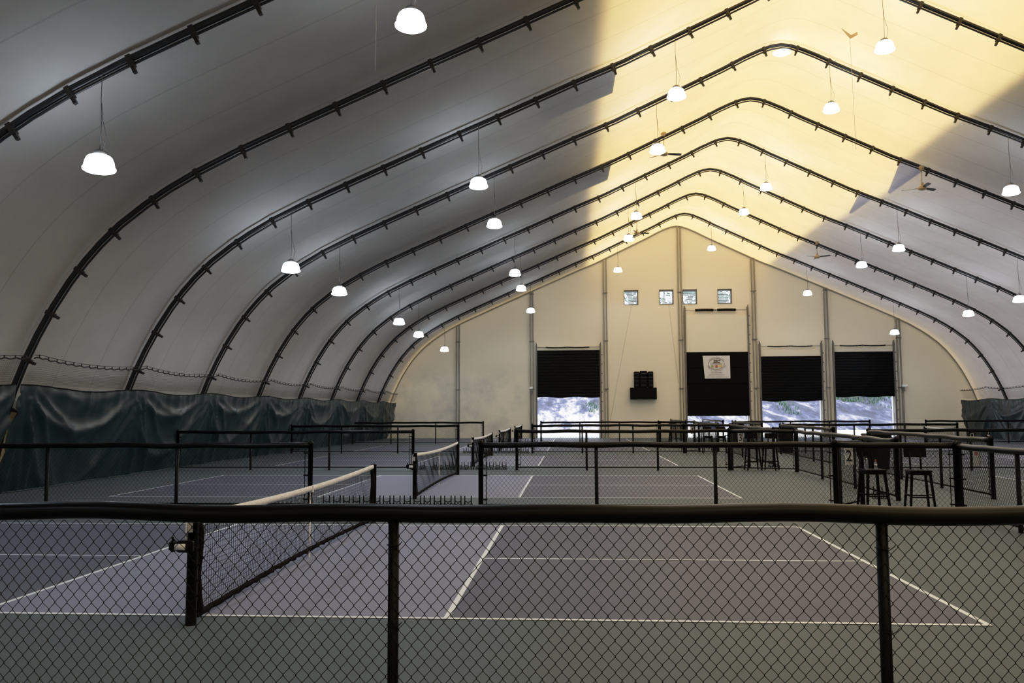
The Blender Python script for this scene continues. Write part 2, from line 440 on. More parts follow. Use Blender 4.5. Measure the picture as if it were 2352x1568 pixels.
for i, y in enumerate(RIBY[:11]):
    if i in (10,): continue
    root = empty('steel_rib', (XC, y, 0))
    tag(root, '%s dark steel roof rib counted from the far end wall' % ORD[i], 'roof rib', 'steel ribs under the roof')
    def path(P):
        L = [(px_(dx, y)-XC, 0, z) for dx, z in reversed(P)]; R_ = [(px_(-dx, y)-XC, 0, z) for dx, z in P[1:]]
        return L + R_
    m1 = MB(); m1.tube(path(PROF), .060, 'rib_steel', 10); m1.build('outer_chord', root)
    # the lower chord stops short of the ridge and is bridged by a flat tie
    pi = path(INNER); m2 = MB(); m2.tube(pi, .026, 'rib_steel', 8); m2.build('inner_chord', root)
    m3 = MB(); zt = 13.80
    m3.lathe([(0.,0.),(.25,-.015),(.30,-.04),(.28,-.07),(.0,-.09)], 'ridge_glow', 18, (0, -.12, zt-.10));  # glowing disc stands in for the glare at the ridge
    if i == 5: m3.build('ridge_glare', root)['label'] = 'white glare at the ridge, built as a glowing disc'
    for sgn in (1, -1):
        for x, z, tx, tz in arc_resample(PROF, 1.17):
            if z < 1.2: continue
            b_ = ob('bracket', BRK, root, (px_(sgn*x, y)-XC, 0, z))
            ang = math.atan2(-tz, tx)
            b_.rotation_euler = (0, -ang*sgn if sgn > 0 else ang, 0)
# ---- end wall with its openings
DOORS = [(.95, 5.17, 0., 2.68, 5.82, 6.28), (10.8, 14.87, 0., 1.42, 5.62, 8.65), (15.62, 19.55, 0., 2.36, 5.30, 6.22), (20.33, 24.14, 0., 2.62, 5.56, 6.22)]
WINS = [(6.81, 7.75), (9.14, 10.08), (10.69, 11.62), (12.98, 13.9)]; WZ = (8.83, 9.82)
def topz(x):
    if x <= XC: return profz(MEMB, (XC-x)/lscale(YEND))
    return profz(MEMB, (x-XC)/RS)
def edgepts():
    P = [(px_(dx, YEND), z) for dx, z in MEMB]; Q = [(px_(-dx, YEND), z) for dx, z in MEMB]
    return P, Q
def end_wall(name, y, holes, label):
    mb = MB()
    xs = set()
    for dx, z in MEMB: xs.add(round(px_(dx, YEND),4)); xs.add(round(px_(-dx-1e-9, YEND),4))
    for h in holes: xs.add(h[0]); xs.add(h[1])
    xs = sorted(xs)
    for a, b in zip(xs, xs[1:]):
        if b-a < 1e-4: continue
        m_ = (a+b)/2; cuts = sorted([(h[2], h[3]) for h in holes if h[0]-1e-6 <= a and b <= h[1]+1e-6])
        z = 0.
        for lo, hi in cuts:
            if lo > z: mb.poly([(a,y,z),(b,y,z),(b,y,lo),(a,y,lo)], 'wall_fabric')
            z = hi
        mb.poly([(a,y,z),(b,y,z),(b,y,topz(b)),(a,y,topz(a))], 'wall_fabric')
    return struct(mb.build(name), label)
holes = [(d[0], d[1], 0., d[3]+.05) for d in DOORS] + [(a, b, *WZ) for a, b in WINS]
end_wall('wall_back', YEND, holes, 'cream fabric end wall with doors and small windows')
end_wall('wall_front', YBACK, [], 'end wall behind the viewpoint')
# slim edge beam where the roof meets the end wall
mb = MB()
mb.tube([(px_(dx, YEND), YEND-.08, z-.06) for dx, z in reversed(MEMB)] + [(px_(-dx, YEND), YEND-.08, z-.06) for dx, z in MEMB[1:]], .05, 'wall_post', 6)
struct(mb.build('trim_8'), 'edge pipe along the top of the end wall')
for k, x in enumerate((-4.36, .62, 5.55, 10.5, 15.3, 19.95, 24.5)):
    mb = MB(); z1 = topz(x)-.05
    for s in (-1, 1): mb.box((x+s*.095-.034, YEND-.16, 0), (x+s*.095+.034, YEND-.02, z1), 'wall_post')
    mb.box((x-.06, YEND-.06, 0), (x+.06, YEND-.01, z1), 'header_cream')
    for zz in (3.2, 6.4, 9.6):
        if zz < z1: mb.box((x-.16, YEND-.18, zz), (x+.16, YEND-.02, zz+.06), 'track_steel')
    struct(mb.build('trim_%d' % (k+1)), 'twin steel wall post')
# ---- overhead doors
for k, (x0, x1, _, zb, zt, ztop) in enumerate(DOORS):
    y = YEND-.10
    root = struct(empty('door_%d' % (k+1), ((x0+x1)/2, YEND-.1, 0)), ['black pleated door left of the speaker','closed black sectional door with banner','black pleated door, middle of the right three','rightmost black pleated door'][k])
    cx = (x0+x1)/2
    mb = MB()
    if k == 1:
        nsec = 4
        for s in range(nsec):
            za = zb+(zt-zb)*s/nsec; zc = zb+(zt-zb)*(s+1)/nsec-.012
            mb.bev((x0-cx+.02, -.04, za), (x1-cx-.02, .02, zc), .012, 'panel_black')
        mb.box((x0-cx+.03, .015, zb+.01), (x1-cx-.03, .03, zt), 'panel_black')
        mb.build('door_panel', root)
        h_ = MB(); h_.box((x0-cx+.02, .0, zt), (x1-cx-.02, .06, ztop-.62), 'header_cream'); h_.build('header_panel', root)
    else:
        nz, nxs = 64, 36; vs = []; fs = []
        for i in range(nz+1):
            z = zb+(zt-zb)*i/nz
            for j in range(nxs+1):
                x = x0-cx+.02+(x1-x0-.04)*j/nxs
                w = .012*math.sin(i*PI/2+.9*math.sin(j*.8+i*1.3))*abs(math.sin(j*.37+i*.71)) + .010*math.sin(j*1.7+i*2.3)
                zz = z + (.035*math.sin(j*.35+k) if i == 0 else 0)
                vs.append((x, w-.02, zz))
        for i in range(nz):
            for j in range(nxs): fs.append((i*(nxs+1)+j, i*(nxs+1)+j+1, (i+1)*(nxs+1)+j+1, (i+1)*(nxs+1)+j))
        mb.add(vs, fs, 'shutter_black', True)
        mb.box((x0-cx+.02, .03, zb+.06), (x1-cx-.02, .05, zt), 'black_matte')
        mb.build('shutter', root)
        h_ = MB(); h_.box((x0-cx, .03, zt), (x1-cx, .07, zt+.28), 'header_cream'); h_.build('header_panel', root)
    j_ = MB(); j_.box((x1-cx-.11, .12, 0), (x1-cx-.02, .34, zb+.05), 'white_paint'); j_.build('jamb', root)
    for s in (-1, 1):
        t = MB(); xx = s*(x1-x0)/2
        t.box((xx-.05+s*.02, -.10, 0), (xx+.05+s*.02, .04, ztop-.12), 'track_steel')
        t.add([(xx-.05,-.10,ztop-.12),(xx+.05,-.10,ztop-.12),(xx+.05,.04,ztop-.12),(xx-.05,.04,ztop-.12),(xx+s*.05,-.10,ztop+.1),(xx+s*.05,.04,ztop+.1)], [(0,1,4),(3,5,2),(0,4,5,3),(1,2,5,4)], 'track_steel')
        zz = .5
        while zz < ztop-.4:
            t.box((xx+s*.05-.04, -.13, zz), (xx+s*.05+.06*s+.02, -.06, zz+.07), 'track_steel'); zz += .62
        t.build('track', root)
    zs = ztop-.26
    sh = MB(); sh.tube([((x0-x1)/2, -.08, zs), ((x1-x0)/2, -.08, zs)], .016, 'track_steel', 6); sh.lathe([(.0,-.05),(.07,-.05),(.07,.05),(0,.05)], 'track_steel', 10, (-.05,-.08,zs)); sh.build('spring_shaft', root)
    for s in (-1, 1):
        sp = MB()
        if k == 1: a_, b_, r_ = .12, 1.32, .085
        else: a_, b_, r_ = .08, 1.45, .038
        pts = [(s*(a_+(b_-a_)*t/14)-.05, -.08, zs-.03*math.sin(t/14*PI)*(1 if k != 1 else -.5)) for t in range(15)]
        sp.tube(pts, [r_*(1+.12*(t % 2)) for t in range(15)], 'black_plastic', 8); sp.build('torsion_spring', root)
# ---- windows with blinds
for k, (a, b) in enumerate(WINS):
    root = struct(empty('window_%d' % (k+1), ((a+b)/2, YEND, WZ[0])), 'small square window high on the end wall')
    w = (b-a)/2; h = WZ[1]-WZ[0]; mb = MB()
    mb.box((-w, -.03, h-.10), (w, .22, h), 'frame_dark'); mb.box((w-.07, -.03, 0), (w, .22, h), 'frame_dark')
    mb.box((-w, -.03, 0), (-w+.03, .22, h), 'frame_dark'); mb.box((-w, -.03, 0), (w, .22, .03), 'frame_dark')
    mb.build('window_frame', root)
    mb = MB(); nsl = 9
    for i in range(nsl):
        z = .06+(h-.2)*i/(nsl-1)
        mb.poly([(-w+.03,.12,z),(w-.07,.12,z),(w-.07,.20,z+.055),(-w+.03,.20,z+.055)], 'blind_slat')
    mb.build('blind', root)
    g = MB(); g.box((-w+.03, .205, .03), (w-.07, .212, h-.1), 'clear_plastic'); 
# ---- speaker on its black wall shelf
root = empty('loudspeaker', (8.0, YEND, 3.3)); tag(root, 'black three-column loudspeaker standing on a black wall shelf', 'speaker')
mb = MB()
for a, b, d in ((-.63, -.30, .34), (-.25, .22, .40), (.28, .63, .34)): mb.bev((a, -d-.02, 0), (b, -.02, 1.06 if d < .4 else 1.09), .03, 'speaker_black')
for a in (-.30, .22): mb.box((a, -.28, .02), (a+.06, -.05, 1.0), 'panel_black')
mb.build('cabinet', root)
for a, b, d in ((-.60, -.33, .365), (-.20, .17, .425), (.31, .60, .365)):
    g = MB()
    for z in (.16, .43, .68, .92): g.box((a, -d-.01, z-.008), (b, -d+.01, z+.008), 'ink_grey')
    g.build('speaker_grille', root)
root = empty('wall_shelf', (7.96, YEND, 2.52)); tag(root, 'black boxed wall shelf carrying the loudspeaker', 'shelf')
mb = MB(); mb.bev((-.86, -.55, 0), (.86, -.02, .775), .02, 'panel_black'); mb.build('shelf_box', root)
mb = MB(); mb.box((-.80, -.56, .04), (.80, -.552, .72), 'speaker_black'); mb.build('front_panel', root)
# ---- banner
root = empty('banner', (12.77, YEND-.16, 3.87)); tag(root, 'white company banner with oval logo hung on the closed black door', 'banner')
mb = MB(); bw, bh = .885, 1.50
nx, nz = 14, 10; vs = []; fs = []
for j in range(nz+1):
    for i in range(nx+1):
        u, v = i/nx, j/nz
        xl = -bw + (.12*(1-v)**1.0); xr = bw
        vs.append((xl+(xr-xl)*u, -.012*math.sin(u*9)*(1-v)-.005, bh*v))
for j in range(nz):
    for i in range(nx): fs.append((j*(nx+1)+i, j*(nx+1)+i+1, (j+1)*(nx+1)+i+1, (j+1)*(nx+1)+i))
mb.add(vs, fs, 'banner_white', True); mb.build('sheet', root)
mb = MB(); ex, ez, ea, eb = 0., .955, .53, .37
seg = 40; ri = []; ro = []
for i in range(seg):
    a = 2*PI*i/seg; ri.append((ex+(ea-.022)*math.cos(a), -.03, ez+(eb-.022)*math.sin(a))); ro.append((ex+ea*math.cos(a), -.03, ez+eb*math.sin(a)))
mb.add(ri+ro, [(i, (i+1) % seg, seg+(i+1) % seg, seg+i) for i in range(seg)], 'ink_grey')
mb.poly([(-.38,-.03,ez-.012),(.38,-.03,ez-.012),(.38,-.03,ez+.012),(-.38,-.03,ez+.012)], 'ink_grey')
add_text(mb, 'SSC', .27, 0, ez+.155, 'ink_black', -.032, shear=.3, bold=.008)
for xx, mt in ((-.27, 'ball_green'), (0, 'ball_red'), (.27, 'ball_yellow')):
    mb.poly([(xx+.085*math.cos(2*PI*i/18), -.031, ez-.15+.085*math.sin(2*PI*i/18)) for i in range(18)], mt)
def arc_text(body, a0, a1, ea_, eb_, size, flip=False):
    for i, ch in enumerate(body):
        if ch == ' ': continue
        t = a0+(a1-a0)*i/(len(body)-1)
        x, z = ex+ea_*math.cos(t), ez+eb_*math.sin(t)
        tg = math.atan2(eb_*math.cos(t), -ea_*math.sin(t))
        ang = tg+PI if not flip else tg
        add_text(mb, ch, size, x, z, 'ink_grey', -.031, ang)
arc_text('SHAUGHNESSY', PI*.80, PI*.20, .58, .44, .125)
arc_text('SPORTS CONSTRUCTION', PI*1.10, PI*1.90, .60, .46, .10, flip=True)
add_text(mb, '732.526.4493', .135, .0, .375, 'ink_grey', -.031)
add_text(mb, 'ssportsconstruction.com', .105, .0, .245, 'ink_grey', -.031)
add_text(mb, 'TENNIS  TRACK  TURF  BASKETBALL & MORE', .072, .05, .095, 'ink_grey', -.031)
mb.build('lettering', root)
# little boxes on the posts
for x, lab in ((.56, 'small pale alarm box on the wall post left of the leftmost door'), (24.62, 'small pale camera box on the wall post right of the rightmost door')):
    root = empty('alarm_box', (x, YEND-.17, 3.2)); tag(root, lab, 'alarm box')
    mb = MB(); mb.bev((-.10 if x < 5 else -.05, -.12, .05), (.12 if x < 5 else .28, 0, .20), .02, 'sign_white'); mb.build('housing', root)
    mb = MB(); mb.box((-.06, -.10, -.22), (.08, -.0, .04), 'galvanised'); mb.build('junction_box', root)
    mb = MB(); mb.tube([(.03,-.03,-.2),(.03,-.03,-3.1)], .018, 'galvanised', 6); mb.build('conduit', root)

# ------------------------------------------------------------------ lamps
lm = empty('dome_lamp')
mb = MB(); mb.lathe([(.0,-.002),(.10,0),(.17,-.012),(.20,-.04),(.225,-.10),(.238,-.17),(.245,-.20),(.262,-.215),(.258,-.245),(.22,-.268),(.12,-.285),(0,-.29)], 'lamp_glow', 24)
lm_shade = mb.mesh('glowing_shade')
mb = MB(); mb.lathe([(0,.10),(.05,.10),(.06,.08),(.10,.07),(.11,.02),(.11,0),(0,0)], 'galvanised', 14); lm_cap = mb.mesh('ballast_cap')
ob('glowing_shade', lm_shade, lm); ob('ballast_cap', lm_cap, lm)
PLACE = {8: [(-4.58, 6.05), (.66, 8.33)], 6: [(-4.6, 5.96), (.71, 8.25), (6.22, 10.65), (11.88, 11.8)],
 5: [(-4.57, 5.98), (.71, 8.2), (6.19, 10.62), (11.91, 11.86), (17.5, 8.96)],
 3: [(-4.52, 5.97), (.75, 8.12), (6.22, 10.62), (11.98, 11.81), (17.61, 8.96), (22.59, 6.64)],
 2: [(-4.51, 5.83), (.74, 8.13), (6.21, 10.61), (11.98, 11.84), (17.65, 9.07), (22.65, 6.58)],
 0: [(-4.65, 5.78), (.76, 8.15), (6.19, 10.62), (11.96, 11.88), (17.67, 9.01), (22.74, 6.56)]}
NTH = ['leftmost', 'second from left', 'third from left', 'fourth from left', 'fifth from left', 'sixth from left']
ROWN = {8: 'ninth', 6: 'seventh', 5: 'sixth', 3: 'fourth', 2: 'third', 0: 'first'}
firstlamp = True
for n_, L in PLACE.items():
    for k, (x, z) in enumerate(L):
        y = RIBY[n_] - .05
        o = lm if firstlamp else dup(lm)
        if not firstlamp:
            for c in [c for c in bpy.data.objects if c.parent == o and c.name.startswith('cable')]: bpy.data.objects.remove(c)
        o.location = (x, y, z+.02)
        ztop = profz(PROF, (XC-x)/lscale(y) if x < XC else (x-XC)/RS) - .02
        L_ = ztop - z - .10
        c = MB(); c.tube([(0,0,.10),(.012,.0,.10+L_*.3),(-.008,0,.10+L_*.65),(0,0,.08+L_)], .007, 'cord_dark', 5)
        c.tube([(.05,0,.08),(.10+.03*random.random(),0,.32),(.03,0,.62),(.005,0,.9)], .005, 'cord_dark', 4)
        cb = c.build('cable', o)
        tag(o, 'glowing white dome lamp, %s on the %s rib from the end wall' % (NTH[k], ROWN[n_]), 'lamp', 'dome lamps hanging from the roof ribs')
        firstlamp = False
# ------------------------------------------------------------------ ceiling fans
fan = empty('ceiling_fan')
mb = MB(); mb.lathe([(0,.0),(.10,0),(.12,-.06),(.07,-.16),(.03,-.2),(0,-.2)], 'fan_beige', 14, (0,0,.86)); mb.build('canopy', fan)
mb = MB(); mb.tube([(0,0,.1),(0,0,.7)], .016, 'fan_beige', 8); mb.build('rod', fan)
mb = MB(); mb.lathe([(0,.20),(.05,.20),(.06,.08),(.14,.05),(.17,0),(.14,-.06),(.06,-.09),(0,-.09)], 'fan_beige', 16); mb.build('motor', fan)
bl = MB(); pts = []
for t, wa, wb in ((.12, .03, .03), (.22, .05, .05), (.40, .08, .07), (.62, .09, .075), (.72, .06, .06)): pts.append((t, wa, wb))
vs = []
for t, wa, wb in pts: vs += [(t, -wa, .02), (t, wb, -.02), (t, wb, -.012), (t, -wa, .028)]
fs = []
for i in range(len(pts)-1):
    for k in range(4): fs.append((i*4+k, i*4+(k+1) % 4, i*4+4+(k+1) % 4, i*4+4+k))
fs += [(3,2,1,0), tuple(range((len(pts)-1)*4, len(pts)*4))]
bl.add(vs, fs, 'fan_blade'); BL = bl.mesh('blade')
for a in (.25, .25+2*PI/3, .25+4*PI/3): ob('blade', BL, fan, rot=(0,0,a))
for k, (x, y, z, lab) in enumerate(((6.96, 25.71, 11.84, 'ceiling fan high in the bright roof, nearer of the left pair'), (7.02, 40.48, 11.78, 'ceiling fan far off in front of the bright ridge, farther left'),
        (16.74, 25.71, 10.25, 'ceiling fan on the right roof slope, nearer of the right pair'), (16.93, 40.48, 10.25, 'ceiling fan on the right roof slope, farther toward the end wall'))):
    o = fan if k == 0 else dup(fan)
    o.location = (x, y, z); o.rotation_euler = (0,0,.0 if k < 2 else .35+k)
    tag(o, lab, 'fan', 'ceiling fans under the roof')
# hanging cords
o = MB(); o.tube([(0,0,0),(.01,0,.8),(-.01,0,1.6),(.02,0,2.15)], .006, 'cord_pale', 5)
tag(o.build('dangling_line', None, (-.41, 8.0, 8.25-.02)), 'thin pale cord hanging free from the dark left roof', 'cord')
root = empty('hanging_rope', (11.72, 18., 9.5)); tag(root, 'long thin rope hanging from a beige bracket on the bright roof', 'rope')
mb = MB(); mb.tube([(0.03,0,0),(.01,0,1.2),(-.01,0,2.4),(-.03,0,3.4)], .006, 'cord_pale', 5); mb.build('rope', root)
mb = MB(); mb.add([(-.26,-.03,3.68),(0,-.03,3.50),(.20,-.03,3.50),(-.03,-.03,3.38),(-.26,.03,3.76),(.20,.03,3.62)], [(0,3,1,4),(1,3,2,5)], 'fan_beige'); mb.build('bracket', root)
for x0, z0, x1, z1, lab in ((7.3, 8.8, 5.62, .3, 'thin cord running down the wall from the leftmost small window'), (9.75, 8.8, 10.3, 3.6, 'thin cord running down the wall from the second small window')):
    mb = MB(); mb.tube([(x0,YEND-.04,z0),((x0+x1)/2,YEND-.05,(z0+z1)/2),(x1,YEND-.04,z1)], .008, 'cord_pale', 5)
    tag(mb.build('wall_line'), lab, 'cord')

# ------------------------------------------------------------------ chain-link fences
DGX, DGZ = .0784, .0926
LINKS = {}
def link_mesh(w, z0=.06, z1=1.13, wire=.0021):
    key = (round(w, 2), round(z0,2), round(z1,2), wire)
    if key in LINKS: return LINKS[key]
    nrow = int(round((z1-z0)/(DGZ/2))); ncol = int(round(w/(DGX/2))); hx = w/ncol; hz = (z1-z0)/nrow
    kn = .0040                                   # half height of the twist where two wires hook together
    mb = MB(); k = mb.mi('black_wire')
    for j in range(ncol):
        b = len(mb.v); cnt = 0
        for i in range(nrow+1):
            right = (i % 2 == 1) if j % 2 == 0 else (i % 2 == 0)
            x = (j+1)*hx if right else j*hx
            x += (-1 if right else 1)*wire*.35
            sgn = 1 if (right == (j % 2 == 0)) else -1
            zz = z0+i*hz
            for z, ys in ((zz-kn, -.4), (zz+kn, .4)):
                if (i == 0 and z < zz) or (i == nrow and z > zz): continue
                y = wire*.9*sgn + wire*ys
                for dx, dy in ((-wire*1.3, 0), (0, -wire*1.3), (wire*1.3, 0), (0, wire*1.3)): mb.v.append((x+dx, y+dy, z))
                cnt += 1
        for i in range(cnt-1):
            for q in range(4):
                mb.f.append((b+i*4+q, b+i*4+(q+1) % 4, b+i*4+4+(q+1) % 4, b+i*4+4+q)); mb.m.append(k); mb.smooth.append(True)
    me = mb.mesh('chain_link_mesh'); LINKS[key] = me
    return me
POSTS = {}
def post_mesh(term, h):
    key = (term, round(h, 3))
    if key not in POSTS:
        mb = MB(); r = .046 if term else .034
        prof = [(r+.004, 0), (r, .02), (r, h)]
        if term: prof += [(r+.008, h), (r+.008, h+.03), (r*.95, h+.055), (r*.55, h+.078), (0, h+.085)]
        else: prof += [(0, h)]
        mb.lathe(prof, 'black_post', 14); POSTS[key] = mb.mesh('post')
    return POSTS[key]
def wavy_rail(L, z, r, posts, name, root, mat='black_plastic', y=0.):
    mb = MB(); n_ = max(6, int(L/.22)); pts = []
    ph = random.random()*6
    for i in range(n_+1):
        x = L*i/n_
        sag = .010*math.sin(x*2.1+ph)*math.sin(x*.9+ph*2)+.006*math.sin(x*4.3+ph)
        pts.append((x, y, z+sag))
    mb.tube(pts, r, mat, 12); return mb.build(name, root)
def fence(p0, p1, ts, label, group, name='chain_link_fence', zr=1.17, term=(1, 1), bottom=True, rail_r=.052, cat='fence', wire=.0019, mid_term=()):
    """ts: distances of the posts along the line p0->p1"""
    d = Vector((p1[0]-p0[0], p1[1]-p0[1])); L = d.length; ang = math.atan2(d.y, d.x)
    root = empty(name, (p0[0], p0[1], 0), ang); tag(root, label, cat, group)
    for i, t in enumerate(ts):
        tm = (i == 0 and term[0]) or (i == len(ts)-1 and term[1]) or (i in mid_term)
        ob('post', post_mesh(bool(tm), zr+.01 if tm else zr-.03), root, (t, 0, 0))
    wavy_rail(L, zr, rail_r, ts, 'top_rail', root)
    if bottom:
        mb = MB(); mb.tube([(0,0,.085),(L,0,.085)], .017, 'black_post', 8); mb.build('bottom_rail', root)
    for a, b in zip(ts, ts[1:]):
        ob('chain_link_mesh', link_mesh(b-a, wire=wire), root, (a, -.03, 0))
    for i, t in ((0, ts[0]), (1, ts[-1])):
        if not term[i]: continue
        s = 1 if i == 0 else -1
        mb = MB(); mb.tube([(t+s*.10, -.02, .06), (t+s*.10, -.02, zr-.06)], .008, 'black_post', 6)
        for zz in (.18, .62, zr-.14): mb.box((min(t, t+s*.12), -.05, zz-.012), (max(t, t+s*.12), .05, zz+.012), 'black_post')
        mb.build('tension_bar', root)
    return root
G1 = 'chain-link fences between the courts'
# nearest fence, right in front of the viewpoint
zr0 = 1.172
d0 = fence((-3.7, -2.241), (10.9, -2.241), [0, 2.92, 5.84, 8.76, 11.68, 14.6], 'nearest black chain-link fence crossing the whole foreground', G1, zr=zr0, term=(0, 0), bottom=False, rail_r=.056, wire=.0023)
for t_ in (2.92, 5.84, 8.76, 11.68):
    for z_ in (.50, .98):
        mb = MB(); r_ = .040
        pts = [(t_+r_*math.cos(a), r_*math.sin(a), z_) for a in [-PI*.5+2*PI*q/12 for q in range(13)]]
        pts += [(t_+.02, -.045, z_-.01), (t_+.05, -.05, z_+.012), (t_+.062, -.05, z_+.028)]
        mb.tube(pts, .0028, 'black_wire', 5); mb.build('tie_wire', d0)
rown = ['second', 'third', 'fourth', 'farthest']
left_posts = [-1.66, -4.21, -6.76, -9.2]
LP = {0: [-9.0, -6.76, -4.21, -1.64], 1: [-9.1, -6.75, -4.26, -1.64], 2: [-8.9, -6.7, -4.24, -1.62], 3: [-8.9, -6.75, -4.25, -1.62]}
rnames = ['first fence row behind the nearest court', 'second fence row behind the nearest court', 'third fence row behind the nearest court', 'farthest fence row by the end wall']
for i, y in enumerate(FY):
    xs = LP[i]
    fence((xs[0], y), (xs[-1], y), [x-xs[0] for x in xs], 'black chain-link fence left of the net gap, %s' % rnames[i], G1)
    xs = [1.56, 3.68, 5.82, 7.94]
    fence((xs[0], y), (xs[-1], y), [x-xs[0] for x in xs], 'black chain-link fence right of the net gap, %s' % rnames[i], G1)
    # seating bay: short front panel, and the open wing panel beside it
    dx, dy = 9.78-7.98, -.6
    L = math.hypot(dx, dy)
    fence((7.98, y), (9.78, y-.6), [0, L], 'short black fence panel in front of the stools, %s' % rnames[i], 'seating bay fence panels', name='bay_fence', term=(0, 1))
    fence((8.05, y+.12), (8.72, y+.98), [0, math.hypot(.67, .86)], 'narrow black wing panel slanting back beside the stools, %s' % rnames[i], 'wing panels beside the stools', name='fence_wing', term=(0, 1))
# aisle fences running away from the viewer
def along(x0, y0, x1, y1, lab, nsp=None):
    L = math.hypot(x1-x0, y1-y0); k = nsp or max(2, round(L/2.3))
    fence((x0, y0), (x1, y1), [L*i/k for i in range(k+1)], lab, 'fences along the middle aisle')
along(9.80, 7.62, 9.52, -.6, 'black chain-link fence running toward the viewer at the right edge, beside the nearest court')
an = ['second', 'third', 'fourth', 'last']
for i in (1, 2, 3):
    along(9.74, FY[i]-.66, 9.66, FY[i-1]+1.75, 'black fence along the left side of the middle aisle, beside the %s court' % an[i-1])
    along(11.72, FY[i]-.9, 11.64, FY[i-1]+2.1, 'black fence along the right side of the middle aisle, beside the %s court' % an[i-1])
along(9.62, 48.4, 9.62, 41.2, 'black fence along the left side of the middle aisle, nearest the end wall')
along(11.65, 48.4, 11.65, 41.0, 'black fence along the right side of the middle aisle, nearest the end wall')
# fences of the right-hand courts
for i in (1, 2, 3):
    y = FY[i]; xs = [12.05, 12.95, 14.95, 17.0, 19.1]
    fence((xs[0], y), (xs[-1], y), [x-xs[0] for x in xs], 'black chain-link fence right of the middle aisle, %s' % rnames[i], G1)
for i in (3,):
    y = FY[i]; xs = [22.0, 24.1, 26.2, 28.0]
    fence((xs[0], y), (xs[-1], y), [x-xs[0] for x in xs], 'black chain-link fence at far right in front of the green curtain', G1)

# ------------------------------------------------------------------ court nets (x = 0 plane, running along y)
NW = 6.70    # from y=-0.3 to 6.4
def sagz(t): return .862 + .055*(2*t-1)**2
def hemz(t): return .065 + .05*math.sin(PI*t)
net = empty('court_net')
for k, y in enumerate((-.30, 6.40)):
    mb = MB(); mb.lathe([(.05,0),(.046,.01),(.046,.915),(.050,.915),(.050,.935),(.02,.945),(0,.945)], 'black_post', 16); mb.build('net_post', net, (0, y, 0))
mb = MB(); k_ = mb.mi('net_cord')
ya, yb = -.14, 6.30; ncol = int((yb-ya)/.046); nrow = 18
def npnt(i, j):
    t = i/ncol; y = ya+(yb-ya)*t; v = j/nrow
    z = hemz(t)+(sagz(t)-.02-hemz(t))*v
    w = (1-v)*v*4
    return (.020*math.sin(y*1.7)*w + .006*math.sin(y*9+j*.7)*w, y+.008*math.sin(j*1.1+i*.23)*w, z+.006*math.sin(y*3.1+j)*w)
def thin(mb, pts, r, mat):
    """square cord along pts, cheap"""
    b = len(mb.v); k = mb.mi(mat)
    for i, p in enumerate(pts):
        q = pts[min(i+1, len(pts)-1)]; o_ = pts[max(i-1, 0)]
        vert = abs(q[2]-o_[2]) > abs(q[1]-o_[1])
        for s, t in ((-1, 0), (0, -1), (1, 0), (0, 1)):
            mb.v.append((p[0]+s*r, p[1]+(t*r if vert else 0), p[2]+(0 if vert else t*r)))
    for i in range(len(pts)-1):
        for q in range(4): mb.f.append((b+i*4+q, b+i*4+(q+1) % 4, b+i*4+4+(q+1) % 4, b+i*4+4+q)); mb.m.append(k); mb.smooth.append(True)
for i in range(0, ncol+1): thin(mb, [npnt(i, j) for j in range(0, nrow+1, 1)], .0020, 'net_cord')
for j in range(0, nrow+1): thin(mb, [npnt(i, j) for i in range(0, ncol+1, 2)], .0020, 'net_cord')
mb.build('netting', net)
# white headband
mb = MB(); nseg = 70; vs = []; fs = []
for i in range(nseg+1):
    t = i/nseg; y = -.24+(6.34+.24)*t; z = sagz(t)+.012
    w1, w2 = .006*math.sin(i*1.3)+.004*math.sin(i*2.9), .008*math.sin(i*.9+2)
    vs += [(-.012+w1*.5, y, z-.062+w2*.5), (-.014+w1, y, z-.03), (-.009, y, z+.004), (.009, y, z+.004), (.014+w1, y, z-.03), (.012+w1*.5, y, z-.062+w2*.5)]
for i in range(nseg):
    for q in range(6): fs.append((i*6+q, i*6+(q+1) % 6, i*6+6+(q+1) % 6, i*6+6+q))
mb.add(vs, fs, 'net_tape', True); mb.build('headband', net)
# dark hem and side bands
mb = MB(); vs = []; fs = []; nseg = 90
for i in range(nseg+1):
    t = i/nseg; y = ya-.05+(yb-ya+.08)*t; z = hemz(min(1, max(0, t)))
    w1 = .012*math.sin(i*1.1)+.009*math.sin(i*2.7)
    w2 = .006*math.sin(i*1.9)+.004*math.sin(i*4.3)
    vs += [(-.010+w1*.6, y, z-.030+w2), (-.013+w1*.4, y, z+.018), (.013+w1*.4, y, z+.018), (.010+w1*.6, y, z-.030+w2)]
for i in range(nseg):
    for q in range(4): fs.append((i*4+q, i*4+(q+1) % 4, i*4+4+(q+1) % 4, i*4+4+q))
mb.add(vs, fs, 'net_hem', True); mb.build('bottom_hem', net)
for y, nm in ((-.165, 0), (6.315, 1)):
    mb = MB(); pts = [(.012*math.sin(i*.9), y+.012*math.sin(i*1.4+nm), .04+.84*i/12) for i in range(13)]
    mb.tube(pts, [.028+.004*math.sin(i*2.) for i in range(13)], 'net_hem', 8); mb.build('side_band', net)
mb = MB(); mb.box((-.018, 3.02, .0), (-.012, 3.07, .85), 'white_paint'); mb.box((-.022, 3.015, .80), (.022, 3.075, .875), 'white_paint'); mb.box((-.02, 3.02, .10), (-.01, 3.07, .14), 'galvanised')
mb.build('center_strap', net)['label'] = 'white strap'
